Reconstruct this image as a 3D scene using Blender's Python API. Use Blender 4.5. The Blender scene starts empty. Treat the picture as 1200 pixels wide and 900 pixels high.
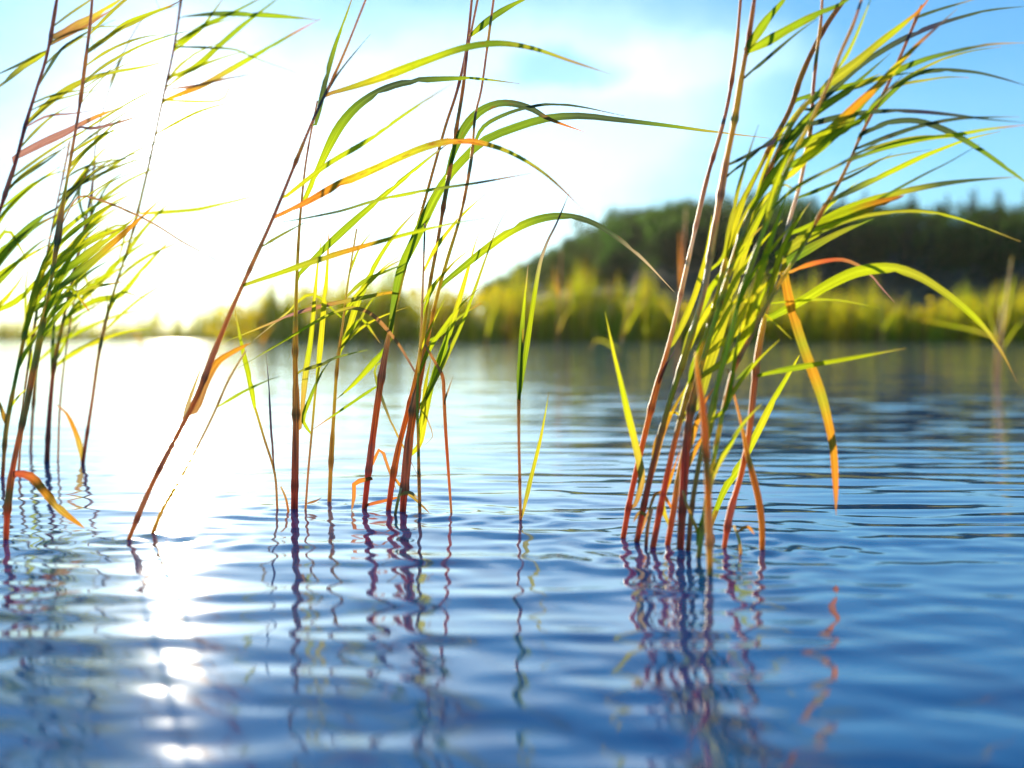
import bpy, math, random
import numpy as np
from mathutils import Vector

# ------------------------------------------------------------------ camera, sky, sun
scene = bpy.context.scene
FPX = 1667.0                     # focal length in pixels of a 1200 px wide frame
CAM_H = 0.16                     # lens just above the lake
PITCH = math.atan(53.0 / FPX)
cam_data = bpy.data.cameras.new("camera")
cam = bpy.data.objects.new("camera", cam_data)
scene.collection.objects.link(cam)
scene.camera = cam
cam_data.sensor_width = 36.0
cam_data.lens = 36.0 * FPX / 1200.0
cam_data.clip_start = 0.02
cam_data.clip_end = 20000
cam.location = (0, 0, CAM_H)
cam.rotation_euler = (math.pi / 2 - PITCH, 0, 0)
cam_data.dof.use_dof = True
cam_data.dof.focus_distance = 1.33
cam_data.dof.aperture_fstop = 5.2

SUN_AZ = math.radians(-13.3)     # left of the view axis
SUN_EL = math.radians(8.2)
SUN_DIR = Vector((math.sin(SUN_AZ) * math.cos(SUN_EL), math.cos(SUN_AZ) * math.cos(SUN_EL), math.sin(SUN_EL)))

sun_data = bpy.data.lights.new("sun", 'SUN')
sun_data.energy = 5.0
sun_data.color = (1.0, 0.90, 0.72)
sun_data.angle = math.radians(0.55)
sun = bpy.data.objects.new("sun", sun_data)
scene.collection.objects.link(sun)
sun.rotation_euler = SUN_DIR.to_track_quat('Z', 'Y').to_euler()

world = bpy.data.worlds.new("World")
scene.world = world
world.use_nodes = True
wn, wl = world.node_tree.nodes, world.node_tree.links
wn.clear()


def wmath(op, a, b=None, c=None, clamp=False):
    n = wn.new('ShaderNodeMath'); n.operation = op; n.use_clamp = clamp
    for i, v in enumerate((a, b, c)):
        if v is None: continue
        if isinstance(v, (int, float)): n.inputs[i].default_value = v
        else: wl.new(v, n.inputs[i])
    return n.outputs[0]


def wvec(op, a, b=None):
    n = wn.new('ShaderNodeVectorMath'); n.operation = op
    for i, v in enumerate((a, b)):
        if v is None: continue
        if isinstance(v, (tuple, list)): n.inputs[i].default_value = v
        else: wl.new(v, n.inputs[i])
    return n


sky = wn.new('ShaderNodeTexSky')
sky.sky_type = 'NISHITA'
sky.sun_disc = False
sky.sun_elevation = SUN_EL
sky.sun_rotation = SUN_AZ
sky.altitude = 300
sky.air_density = 1.0
sky.dust_density = 0.12
sky.ozone_density = 6.0
tc = wn.new('ShaderNodeTexCoord')
dirv = wvec('NORMALIZE', tc.outputs['Generated']).outputs[0]
cosang = wvec('DOT_PRODUCT', dirv, tuple(SUN_DIR)).outputs['Value']


def hg(g):
    d = wmath('SUBTRACT', 1 + g * g, wmath('MULTIPLY', cosang, 2 * g))
    d = wmath('POWER', wmath('MAXIMUM', d, 1e-5), 1.5)
    return wmath('DIVIDE', 1 - g * g, d)


# thin veil of cloud, projected on a layer overhead; it scatters the sun forward
sep = wn.new('ShaderNodeSeparateXYZ'); wl.new(dirv, sep.inputs[0])
zz = wmath('ADD', wmath('MAXIMUM', sep.outputs['Z'], 0.0), 0.10)
comb = wn.new('ShaderNodeCombineXYZ')
wl.new(wmath('DIVIDE', sep.outputs['X'], zz), comb.inputs[0])
wl.new(wmath('DIVIDE', sep.outputs['Y'], zz), comb.inputs[1])
nz = wn.new('ShaderNodeTexNoise'); nz.inputs['Scale'].default_value = 0.9
nz.inputs['Detail'].default_value = 5; nz.inputs['Roughness'].default_value = 0.55
wl.new(comb.outputs[0], nz.inputs['Vector'])
mr = wn.new('ShaderNodeMapRange'); mr.interpolation_type = 'SMOOTHSTEP'
mr.inputs['From Min'].default_value = 0.30; mr.inputs['From Max'].default_value = 0.72
mr.inputs['To Min'].default_value = 0.55; mr.inputs['To Max'].default_value = 1.25
wl.new(nz.outputs['Fac'], mr.inputs['Value'])
VEIL = mr.outputs[0]
veil_glow = wmath('MULTIPLY', wmath('ADD', wmath('MULTIPLY', hg(0.88), 0.0022), wmath('MULTIPLY', hg(0.975), 0.0022)), VEIL)
thin_up = wmath('MINIMUM', wmath('DIVIDE', 0.16, wmath('ADD', wmath('MAXIMUM', sep.outputs['Z'], 0.0), 0.04)), 1.0)   # a level veil looks thinner overhead
veil_flat = wmath('MULTIPLY', wmath('MULTIPLY', VEIL, 0.082), wmath('POWER', thin_up, 1.6))


# small cumulus puffs: soft ellipses in direction space with noisy rims
def puff(px, py, wx, wy, soft):
    x = (px - 600) / FPX; z = -(py - 450) / FPX
    c = Vector((x, math.cos(PITCH) + z * math.sin(PITCH), z * math.cos(PITCH) - math.sin(PITCH))).normalized()
    d = wvec('SUBTRACT', dirv, tuple(c)).outputs[0]
    n = wn.new('ShaderNodeTexNoise'); n.inputs['Scale'].default_value = 34; n.inputs['Detail'].default_value = 4
    wl.new(dirv, n.inputs['Vector'])
    off = wvec('SCALE', wvec('SUBTRACT', n.outputs['Color'], (0.5, 0.5, 0.5)).outputs[0]); off.inputs['Scale'].default_value = 0.03
    d2 = wvec('ADD', d, off.outputs[0]).outputs[0]
    d3 = wvec('MULTIPLY', d2, (FPX / wx, FPX / wx, FPX / wy)).outputs[0]
    ln = wvec('LENGTH', d3).outputs['Value']
    m = wn.new('ShaderNodeMapRange'); m.interpolation_type = 'SMOOTHSTEP'
    m.inputs['From Min'].default_value = 1.0 + soft; m.inputs['From Max'].default_value = 1.0 - soft
    wl.new(ln, m.inputs['Value'])
    return m.outputs[0]


white_puff = wmath('ADD', puff(850, 62, 105, 26, 0.6), puff(760, 88, 90, 22, 0.7), clamp=True)
bank = wmath('ADD', puff(450, 225, 300, 150, 0.55), puff(655, 105, 220, 90, 0.6), clamp=True)                       # sunlit cloud bank right of the sun
blue_gap = puff(655, 84, 62, 20, 0.5)
gap = wmath('SUBTRACT', 1.0, wmath('MULTIPLY', blue_gap, 0.62))
glow = wmath('MULTIPLY', wmath('ADD', wmath('ADD', veil_glow, veil_flat), wmath('ADD', wmath('MULTIPLY', white_puff, 0.15), wmath('MULTIPLY', bank, 0.35))), gap)
tint = wn.new('ShaderNodeCombineXYZ')
wl.new(glow, tint.inputs[0]); wl.new(wmath('MULTIPLY', glow, 0.975), tint.inputs[1]); wl.new(wmath('MULTIPLY', glow, 0.86), tint.inputs[2])
bg1 = wn.new('ShaderNodeBackground'); bg1.inputs['Strength'].default_value = 0.145
grade = wvec('MULTIPLY', sky.outputs[0], (0.87, 1.09, 0.98))      # the photograph's cool white balance
wl.new(grade.outputs[0], bg1.inputs['Color'])
bg2 = wn.new('ShaderNodeBackground'); bg2.inputs['Strength'].default_value = 1.0
wl.new(tint.outputs[0], bg2.inputs['Color'])
add = wn.new('ShaderNodeAddShader'); wl.new(bg1.outputs[0], add.inputs[0]); wl.new(bg2.outputs[0], add.inputs[1])
wout = wn.new('ShaderNodeOutputWorld'); wl.new(add.outputs[0], wout.inputs['Surface'])
world.cycles.sampling_method = 'MANUAL'
world.cycles.sample_map_resolution = 1024

scene.view_settings.view_transform = 'Standard'
scene.view_settings.look = 'None'
scene.view_settings.gamma = 1.0
scene.view_settings.exposure = 0.5
scene.render.engine = 'CYCLES'
scene.cycles.use_denoising = True
scene.cycles.max_bounces = 8
scene.cycles.transmission_bounces = 4
scene.cycles.volume_bounces = 0
scene.cycles.caustics_reflective = False
scene.cycles.caustics_refractive = False
scene.cycles.sample_clamp_indirect = 6.0

# ------------------------------------------------------------------ helpers
rng = random.Random(11)
nrng = np.random.default_rng(5)
col = scene.collection
CP, SP = math.cos(PITCH), math.sin(PITCH)


def at(px, py, depth):
    """point at a distance along the view axis, seen at a photo pixel"""
    x = (px - 600) / FPX; z = -(py - 450) / FPX
    return np.array((depth * x, depth * (CP + z * SP), CAM_H + depth * (z * CP - SP)))


def water_depth(py):
    z = -(py - 450) / FPX
    return CAM_H / (SP - z * CP)


def mesh_object(name, verts, faces, mat, parent=None, colors=None, uvs=None, smooth=True):
    me = bpy.data.meshes.new(name)
    me.from_pydata([tuple(v) for v in verts], [], [tuple(int(i) for i in f) for f in faces])
    if colors is not None:
        a = me.color_attributes.new("tone", 'FLOAT_COLOR', 'POINT')
        a.data.foreach_set("color", np.asarray(colors, dtype=np.float32).ravel())
    if uvs is not None:
        u = me.uv_layers.new(name="uv")
        li = np.empty(len(me.loops), dtype=np.int32); me.loops.foreach_get("vertex_index", li)
        u.data.foreach_set("uv", np.asarray(uvs, dtype=np.float32)[li].ravel())
    if smooth:
        me.polygons.foreach_set("use_smooth", np.ones(len(me.polygons), dtype=bool))
    me.materials.append(mat)
    o = bpy.data.objects.new(name, me)
    col.objects.link(o)
    if parent is not None:
        o.parent = parent
        o.matrix_parent_inverse = parent.matrix_world.inverted()
    return o


def empty(name, loc):
    o = bpy.data.objects.new(name, None)
    o.empty_display_size = 0.05
    col.objects.link(o)
    o.location = loc
    o.matrix_world.translation = Vector(loc)
    return o


def tag(o, label=None, cat=None, group=None, kind=None):
    if label: o["label"] = label
    if cat: o["category"] = cat
    if group: o["group"] = group
    if kind: o["kind"] = kind
    return o


def new_mat(name):
    m = bpy.data.materials.new(name); m.use_nodes = True
    n = m.node_tree.nodes; n.clear()
    out = n.new('ShaderNodeOutputMaterial')
    return m, n, m.node_tree.links, out


def mixc(n, l, fac, a, b, mode='MIX'):
    x = n.new('ShaderNodeMix'); x.data_type = 'RGBA'; x.blend_type = mode
    for s, v in ((0, fac), (6, a), (7, b)):
        if isinstance(v, (int, float)): x.inputs[s].default_value = v
        elif isinstance(v, tuple): x.inputs[s].default_value = (*v, 1)
        else: l.new(v, x.inputs[s])
    return x.outputs[2]


# ------------------------------------------------------------------ materials
def leaf_material(name, trans=0.6, gloss=0.10, veins=True):
    m, n, l, out = new_mat(name)
    at_ = n.new('ShaderNodeAttribute'); at_.attribute_name = "tone"
    base = at_.outputs['Color']
    if veins:
        uv = n.new('ShaderNodeUVMap')
        mp = n.new('ShaderNodeMapping'); mp.inputs['Scale'].default_value = (26, 1.1, 1); l.new(uv.outputs[0], mp.inputs[0])
        nz = n.new('ShaderNodeTexNoise'); nz.inputs['Scale'].default_value = 1.0; nz.inputs['Detail'].default_value = 3
        l.new(mp.outputs[0], nz.inputs['Vector'])
        r = n.new('ShaderNodeMapRange'); r.inputs['From Min'].default_value = 0.3; r.inputs['From Max'].default_value = 0.7
        r.inputs['To Min'].default_value = 0.5; r.inputs['To Max'].default_value = 1.32
        l.new(nz.outputs['Fac'], r.inputs['Value'])
        sc_ = n.new('ShaderNodeVectorMath'); sc_.operation = 'SCALE'
        l.new(base, sc_.inputs[0]); l.new(r.outputs[0], sc_.inputs['Scale'])
        # rust spots, amount from the leaf's own alpha
        mp2 = n.new('ShaderNodeMapping'); mp2.inputs['Scale'].default_value = (4.0, 8, 1); l.new(uv.outputs[0], mp2.inputs[0])
        n2 = n.new('ShaderNodeTexNoise'); n2.inputs['Scale'].default_value = 1.0; n2.inputs['Detail'].default_value = 4
        l.new(mp2.outputs[0], n2.inputs['Vector'])
        th = n.new('ShaderNodeMath'); th.operation = 'SUBTRACT'; th.inputs[0].default_value = 0.74; l.new(at_.outputs['Alpha'], th.inputs[1])
        gt = n.new('ShaderNodeMath'); gt.operation = 'SUBTRACT'; l.new(n2.outputs['Fac'], gt.inputs[0]); l.new(th.outputs[0], gt.inputs[1])
        m9 = n.new('ShaderNodeMath'); m9.operation = 'MULTIPLY'; m9.use_clamp = True; m9.inputs[1].default_value = 5; l.new(gt.outputs[0], m9.inputs[0])
        base = mixc(n, l, m9.outputs[0], sc_.outputs[0], (0.30, 0.055, 0.01))
        bmp = n.new('ShaderNodeBump'); bmp.inputs['Strength'].default_value = 0.6; bmp.inputs['Distance'].default_value = 0.0008
        l.new(nz.outputs['Fac'], bmp.inputs['Height'])
    d = n.new('ShaderNodeBsdfDiffuse'); l.new(base, d.inputs['Color'])
    t = n.new('ShaderNodeBsdfTranslucent'); l.new(base, t.inputs['Color'])
    if veins: l.new(bmp.outputs[0], d.inputs['Normal'])
    mx = n.new('ShaderNodeMixShader'); mx.inputs[0].default_value = trans
    l.new(d.outputs[0], mx.inputs[1]); l.new(t.outputs[0], mx.inputs[2])
    g = n.new('ShaderNodeBsdfGlossy'); g.inputs['Roughness'].default_value = 0.5; g.inputs['Color'].default_value = (1, 1, 1, 1)
    fr = n.new('ShaderNodeFresnel'); fr.inputs['IOR'].default_value = 1.35
    fm = n.new('ShaderNodeMath'); fm.operation = 'MULTIPLY'; fm.inputs[1].default_value = gloss * 5; l.new(fr.outputs[0], fm.inputs[0])
    m2 = n.new('ShaderNodeMixShader'); l.new(fm.outputs[0], m2.inputs[0])
    l.new(mx.outputs[0], m2.inputs[1]); l.new(g.outputs[0], m2.inputs[2])
    l.new(m2.outputs[0], out.inputs['Surface'])
    return m


LEAF = leaf_material("reed_leaf", 0.68, 0.045)
FAR_LEAF = leaf_material("far_foliage", 0.72, 0.0, veins=False)


def stem_material():
    m, n, l, out = new_mat("reed_stem")
    at_ = n.new('ShaderNodeAttribute'); at_.attribute_name = "tone"
    uv = n.new('ShaderNodeUVMap')
    mp = n.new('ShaderNodeMapping'); mp.inputs['Scale'].default_value = (14, 1.5, 1); l.new(uv.outputs[0], mp.inputs[0])
    nz = n.new('ShaderNodeTexNoise'); nz.inputs['Scale'].default_value = 1.0; nz.inputs['Detail'].default_value = 4; l.new(mp.outputs[0], nz.inputs['Vector'])
    r = n.new('ShaderNodeMapRange'); r.inputs['From Min'].default_value = 0.3; r.inputs['From Max'].default_value = 0.7
    r.inputs['To Min'].default_value = 0.35; r.inputs['To Max'].default_value = 1.5
    l.new(nz.outputs['Fac'], r.inputs['Value'])
    sc_ = n.new('ShaderNodeVectorMath'); sc_.operation = 'SCALE'; l.new(at_.outputs['Color'], sc_.inputs[0]); l.new(r.outputs[0], sc_.inputs['Scale'])
    p = n.new('ShaderNodeBsdfPrincipled')
    l.new(sc_.outputs[0], p.inputs['Base Color'])
    p.inputs['Roughness'].default_value = 0.55
    p.inputs['Specular IOR Level'].default_value = 0.35
    p.inputs['Subsurface Weight'].default_value = 0.85
    p.inputs['Subsurface Radius'].default_value = (1.0, 0.65, 0.4)
    p.inputs['Subsurface Scale'].default_value = 0.016
    l.new(p.outputs[0], out.inputs['Surface'])
    return m


STEM = stem_material()


def bark_material():
    m, n, l, out = new_mat("bark")
    nz = n.new('ShaderNodeTexNoise'); nz.inputs['Scale'].default_value = 3; nz.inputs['Detail'].default_value = 5
    c = mixc(n, l, nz.outputs['Fac'], (0.05, 0.035, 0.025), (0.14, 0.11, 0.085))
    p = n.new('ShaderNodeBsdfPrincipled'); l.new(c, p.inputs['Base Color']); p.inputs['Roughness'].default_value = 0.9
    l.new(p.outputs[0], out.inputs['Surface'])
    return m


BARK = bark_material()


def soil_material(name, a, b):
    m, n, l, out = new_mat(name)
    g = n.new('ShaderNodeNewGeometry')
    nz = n.new('ShaderNodeTexNoise'); nz.inputs['Scale'].default_value = 0.35; nz.inputs['Detail'].default_value = 6
    l.new(g.outputs['Position'], nz.inputs['Vector'])
    c = mixc(n, l, nz.outputs['Fac'], a, b)
    p = n.new('ShaderNodeBsdfPrincipled'); l.new(c, p.inputs['Base Color']); p.inputs['Roughness'].default_value = 0.95
    l.new(p.outputs[0], out.inputs['Surface'])
    return m


def water_material():
    m, n, l, out = new_mat("lake_water")
    g = n.new('ShaderNodeNewGeometry')
    p = n.new('ShaderNodeBsdfPrincipled')
    p.inputs['Base Color'].default_value = (0.001, 0.14, 0.37, 1)
    p.inputs['Roughness'].default_value = 0.052
    p.inputs['IOR'].default_value = 1.42
    # fine wind ripple relief, two scales
    mp = n.new('ShaderNodeMapping'); mp.inputs['Rotation'].default_value = (0, 0, 0.25); mp.inputs['Scale'].default_value = (3.2, 15, 1)
    l.new(g.outputs['Position'], mp.inputs[0])
    n1 = n.new('ShaderNodeTexNoise'); n1.inputs['Scale'].default_value = 1.0; n1.inputs['Detail'].default_value = 2
    l.new(mp.outputs[0], n1.inputs['Vector'])
    mp2 = n.new('ShaderNodeMapping'); mp2.inputs['Rotation'].default_value = (0, 0, -0.2); mp2.inputs['Scale'].default_value = (0.9, 2.2, 1)
    l.new(g.outputs['Position'], mp2.inputs[0])
    n2 = n.new('ShaderNodeTexNoise'); n2.inputs['Scale'].default_value = 1.0; n2.inputs['Detail'].default_value = 3
    l.new(mp2.outputs[0], n2.inputs['Vector'])
    b1 = n.new('ShaderNodeBump'); b1.inputs['Strength'].default_value = 0.35; b1.inputs['Distance'].default_value = 0.004
    l.new(n1.outputs['Fac'], b1.inputs['Height'])
    b2 = n.new('ShaderNodeBump'); b2.inputs['Strength'].default_value = 0.5; b2.inputs['Distance'].default_value = 0.012
    l.new(n2.outputs['Fac'], b2.inputs['Height']); l.new(b1.outputs[0], b2.inputs['Normal'])
    l.new(b2.outputs[0], p.inputs['Normal'])
    l.new(p.outputs[0], out.inputs['Surface'])
    return m


# ------------------------------------------------------------------ the lake
STEM_FEET = [(150, 634), (178, 628), (345, 597), (325, 597), (358, 598), (386, 589), (427, 597), (455, 599), (472, 600), (492, 603), (529, 602), (610, 610), (730, 632), (746, 637), (765, 642), (797, 645), (848, 645), (806, 648), (818, 655), (832, 676), (831, 622), (893, 647), (782, 640), (820, 652), (7, 634), (-75, 560), (3, 560), (36, 530), (55, 541), (97, 543), (22, 552), (68, 540)]      # where stalks pass through the surface


def build_water():
    c0 = 0.7                                   # fan of the mesh opens from behind the camera
    rows = [0.25]
    while rows[-1] < 26: rows.append(rows[-1] * 1.0047)
    while rows[-1] < 12000: rows.append(rows[-1] * 1.09)
    rows = np.array(rows)
    fine = np.linspace(-0.62, 0.62, 520)
    left = -np.geomspace(30, 0.66, 14); right = np.geomspace(0.66, 30, 14)
    tx = np.concatenate([left, fine, right])
    R, T = np.meshgrid(rows, tx, indexing='ij')
    X = R * T; Y = R - c0
    dr = np.gradient(rows)[:, None]
    dx = rows[:, None] * (1.24 / 520)
    Z = np.zeros_like(X)
    r = np.random.default_rng(21)
    N = 64
    lam = np.geomspace(0.026, 0.5, N)
    main = math.radians(82)                     # ripples run away from the lens and a little to the right
    ang = main + r.normal(0, 1, N) * np.where(lam > .13, .48, .33)
    slope = 0.0066 * np.ones(N)
    slope *= np.where(lam < 0.085, 1.35, 1.0) * np.where(lam > 0.16, 0.30, 1.0)
    ph = r.uniform(0, 2 * math.pi, N)
    # slow patches of stronger and weaker ripple
    patch = 0.8 + 0.35 * np.sin(X * 1.9 + 0.7 * Y + 1.0) * np.sin(Y * 1.35 - 0.6 * X + 0.4)
    for k in range(N):
        K = 2 * math.pi / lam[k]
        kx, ky = K * math.cos(ang[k]), K * math.sin(ang[k])
        damp = np.clip((lam[k] / abs(math.sin(ang[k]) + 1e-3) / dr - 3.0) / 3.0, 0, 1) * np.clip((lam[k] / dx - 3.0) / 3.0, 0, 1)
        s = np.sin(kx * X + ky * Y + ph[k])
        Z += damp * patch * (slope[k] / K) * s
    for (bx, by) in STEM_FEET:
        f = at(bx, by, water_depth(by))
        i0, i1 = np.searchsorted(rows, [f[1] + c0 - .3, f[1] + c0 + .3])
        q = np.hypot(X[i0:i1] - f[0], Y[i0:i1] - f[1])
        Z[i0:i1] += .0011 * np.exp(-q / .009) + .00045 * np.cos(2 * math.pi * q / .033) * np.exp(-q / .07)
    nr, nc = X.shape
    side = (np.abs(T) > 0.63)
    Z[side] = 0
    verts = np.stack([X, Y, Z], -1).reshape(-1, 3)
    idx = np.arange(nr * nc).reshape(nr, nc)
    faces = np.stack([idx[:-1, :-1], idx[:-1, 1:], idx[1:, 1:], idx[1:, :-1]], -1).reshape(-1, 4)
    me = bpy.data.meshes.new("water")
    me.vertices.add(len(verts)); me.vertices.foreach_set("co", verts.astype(np.float32).ravel())
    me.loops.add(faces.size); me.loops.foreach_set("vertex_index", faces.astype(np.int32).ravel())
    me.polygons.add(len(faces)); me.polygons.foreach_set("loop_start", np.arange(0, faces.size, 4, dtype=np.int32))
    me.polygons.foreach_set("loop_total", np.full(len(faces), 4, dtype=np.int32))
    me.polygons.foreach_set("use_smooth", np.ones(len(faces), dtype=bool))
    me.update(calc_edges=True); me.validate()
    me.materials.append(water_material())
    o = bpy.data.objects.new("water", me); col.objects.link(o)
    tag(o, "rippled blue lake water with sun glitter on the left", kind="structure")
    return o


build_water()


# ------------------------------------------------------------------ far shore and hill
def shore_dist(t):
    """distance along y of the far water line, for the slope t = x / y"""
    return 1.6 * np.sin(t * 61) + 1.2 * np.sin(t * 137 + 1) + np.interp(t, [-3, -0.60, -0.36, -0.25, -0.205, -0.165, -0.08, 0.05, 0.36, 0.6, 3],
                     [240, 215, 185, 165, 140, 98, 82, 72, 66, 62, 60])


def ridge(x):
    """ground height of the wooded hill's crest (trees come on top)"""
    return np.interp(x, [-200, -60, -22, -8, 2, 12, 20, 28, 40, 55, 70, 95, 140, 300, 900],
                     [0.8, 0.8, 1.2, 3.0, 8.2, 12.2, 15.2, 17.0, 17.8, 18.0, 17.6, 17.6, 17.0, 15, 12])


def ground_z(x, y):
    t = x / np.maximum(y, 1)
    d = shore_dist(t)
    u = np.clip((y - d) / np.maximum(258 - d, 20), 0, 1)
    s = u * u * (3 - 2 * u)
    back = np.clip((y - 258) / 400, 0, 1)
    xr = x * 258 / np.maximum(y, 60)
    return -0.25 + np.clip((y - d + 3) / 8, 0, 1) * 0.45 + ridge(xr) * s * (1 - 0.85 * back)


def build_hill():
    ts = np.concatenate([np.linspace(-3, -0.7, 12), np.linspace(-0.66, 0.7, 120), np.linspace(0.8, 3, 12)])
    us = np.concatenate([np.linspace(-3, 12, 12), np.geomspace(16, 1800, 46)])
    V = []
    for u in us:
        for t in ts:
            d = float(shore_dist(t)); y = d + u; x = t * y
            V.append((x, y, float(ground_z(x, y)) + (0.25 * math.sin(x * .31) * math.cos(y * .23) if u > 12 else 0)))
    nc = len(ts); nr = len(us)
    F = [(i * nc + j, i * nc + j + 1, (i + 1) * nc + j + 1, (i + 1) * nc + j) for i in range(nr - 1) for j in range(nc - 1)]
    o = mesh_object("hill", V, F, soil_material("hill_soil", (0.05, 0.06, 0.02), (0.10, 0.10, 0.035)))
    tag(o, "low hill and marshy far bank beyond the lake", kind="structure")


build_hill()


def blades(points, heights, widths, lean, cols):
    """tapering bent blades, three points long each; returns verts, faces, colors"""
    V, F, C = [], [], []
    for p, h, w, ln, c in zip(points, heights, widths, lean, cols):
        a = rng.uniform(0, math.pi); sx, sy = math.cos(a) * w / 2, math.sin(a) * w / 2
        x, y, z = p; b = len(V)
        V += [(x - sx, y - sy, z), (x + sx, y + sy, z),
              (x - sx * .8 + ln * .35, y - sy * .8, z + h * .6), (x + sx * .8 + ln * .35, y + sy * .8, z + h * .6),
              (x + ln, y, z + h)]
        F += [(b, b + 1, b + 3, b + 2), (b + 2, b + 3, b + 4)]
        C += [(*c, 0)] * 5
    return V, F, C


def build_reed_bed():
    P, H, W, L, C = [], [], [], [], []
    for i in range(12500):
        t = rng.uniform(-0.62, 0.62)
        u = rng.random() ** 1.2 * 7
        d = float(shore_dist(t)) + u - 1.2
        x = t * d; y = d
        cl = 0.78 + 0.20 * math.sin(x * 0.55 + 1.3 * math.sin(y * .4)) + 0.16 * math.sin(x * 1.7 + 2) + 0.12 * math.sin(x * 3.9)
        h = rng.uniform(1.7, 3.0) * cl
        h *= float(np.interp(t, [-.3, -.21, -.17, 0.0, .12, .3], [1.2, 1.55, 2.0, 1.5, 1.2, 1.05]))
        P.append((x, y, float(ground_z(x, y)) - 0.05)); H.append(h); W.append(rng.uniform(.03, .11)); L.append(rng.uniform(0.0, .55))
        k = rng.random()
        if k < .62: c = (rng.uniform(.42, .56), rng.uniform(.46, .56), .012)
        elif k < .86: c = (rng.uniform(.62, .74), rng.uniform(.50, .60), .015)
        else: c = (.36, .19, .04)
        C.append(c)
    V, F, Cc = blades(P, H, W, L, C)
    o = mesh_object("reed_bed", V, F, FAR_LEAF, colors=Cc, smooth=False)
    tag(o, "blurred yellow green belt of reeds along the far shore", "reed bed", kind="stuff")


build_reed_bed()


# ---- trees
def crown_mesh(kind, n, r):
    """leaf clumps spread through several lobes (broadleaf) or drooping tiers (conifer), about 1 m high units"""
    V, F, C = [], [], []

    def clump(p, s, c, flat=0.0):
        nrm = Vector((r.gauss(0, 1), r.gauss(0, 1), r.gauss(0, 1) * (1 - flat) + flat * 2)).normalized()
        a = nrm.orthogonal().normalized(); b = nrm.cross(a)
        i = len(V)
        for k in range(5):
            th = k * 2 * math.pi / 5 + r.uniform(-.3, .3); rr = s * r.uniform(.55, 1.1)
            q = Vector(p) + a * math.cos(th) * rr + b * math.sin(th) * rr
            V.append(tuple(q)); C.append((*c, 0))
        F.append((i, i + 1, i + 2, i + 3, i + 4))
    if kind == 'broad':
        lobes = [((r.uniform(-.28, .28), r.uniform(-.28, .28), r.uniform(.35, .82)), r.uniform(.14, .27)) for _ in range(9)]
        for i in range(n):
            (lx, ly, lz), lr = r.choice(lobes)
            d = Vector((r.gauss(0, 1), r.gauss(0, 1), r.gauss(0, 1))).normalized() * lr * (r.random() ** .45)
            g = r.uniform(.75, 1.3)
            clump((lx + d.x, ly + d.y, lz + d.z), r.uniform(.022, .05), (.055 * g, .105 * g, .014 * g))
    else:
        for i in range(n):
            z = r.random() ** 1.25
            tier = (math.floor(z * 11) + .5) / 11
            rad = (1 - tier) * .19 + .015
            rr = rad * r.random() ** .5
            th = r.uniform(0, 2 * math.pi)
            g = r.uniform(.7, 1.25)
            clump((math.cos(th) * rr, math.sin(th) * rr, .10 + .9 * tier - rr * .45 + r.uniform(-.012, .012)), r.uniform(.014, .034),
                  (.030 * g, .058 * g, .026 * g), .35)
    return V, F, C


def trunk_mesh(kind, r):
    V, F = [], []

    def limb(p0, p1, r0, r1, seg=6):
        p0, p1 = Vector(p0), Vector(p1); ax = (p1 - p0).normalized(); a = ax.orthogonal().normalized(); b = ax.cross(a)
        i = len(V)
        for p, rr in ((p0, r0), (p1, r1)):
            for k in range(seg):
                th = 2 * math.pi * k / seg; V.append(tuple(p + a * math.cos(th) * rr + b * math.sin(th) * rr))
        for k in range(seg): F.append((i + k, i + (k + 1) % seg, i + seg + (k + 1) % seg, i + seg + k))
    if kind == 'broad':
        limb((0, 0, -.05), (0.01, 0, .36), .026, .018); limb((.01, 0, .36), (-.02, .02, .72), .018, .006)
        for k in range(5):
            th = r.uniform(0, 6.28); limb((.01, 0, .28 + .06 * k), (math.cos(th) * .24, math.sin(th) * .24, .5 + .06 * k), .011, .003)
    else:
        limb((0, 0, -.05), (0, 0, .97), .018, .002)
    return V, F


PROTO = {}
for kind, n in (('broad', 620), ('conifer', 420)):
    for v in range(3):
        r = random.Random(100 + v + (10 if kind == 'conifer' else 0))
        cv = crown_mesh(kind, n, r); tv = trunk_mesh(kind, r)
        PROTO[kind, v] = (cv, tv)
CROWN_ME, TRUNK_ME = {}, {}
for v in range(3):                     # gold copies for the low shore, the sun's golden flare put into their colour
    (V0, F0, C0), T0 = PROTO['broad', v]
    gr = random.Random(v)
    C1 = []
    for i in range(0, len(C0), 5):
        g = gr.uniform(.75, 1.2); C1 += [(.82 * g, .63 * g, .010, 0)] * 5
    PROTO['gold', v] = ((V0, F0[::2], C1), T0)


def plant_tree(name, label, cat, group, kind, v, loc, h, spread, rot):
    root = empty(name, loc)
    root.scale = (h * spread, h * spread, h); root.rotation_euler = (0, 0, rot)
    tag(root, label, cat, group)
    (V, F, C), (tV, tF) = PROTO[kind, v]
    if (kind, v) not in CROWN_ME:
        a = mesh_object("trunk", tV, tF, BARK); b = mesh_object("crown", V, F, FAR_LEAF, colors=C, smooth=False)
        TRUNK_ME[kind, v], CROWN_ME[kind, v] = a.data, b.data
    else:
        a = bpy.data.objects.new("trunk", TRUNK_ME[kind, v]); b = bpy.data.objects.new("crown", CROWN_ME[kind, v])
        col.objects.link(a); col.objects.link(b)
    for o in (a, b):
        o.parent = root
        o.matrix_parent_inverse.identity()
    return root


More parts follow.
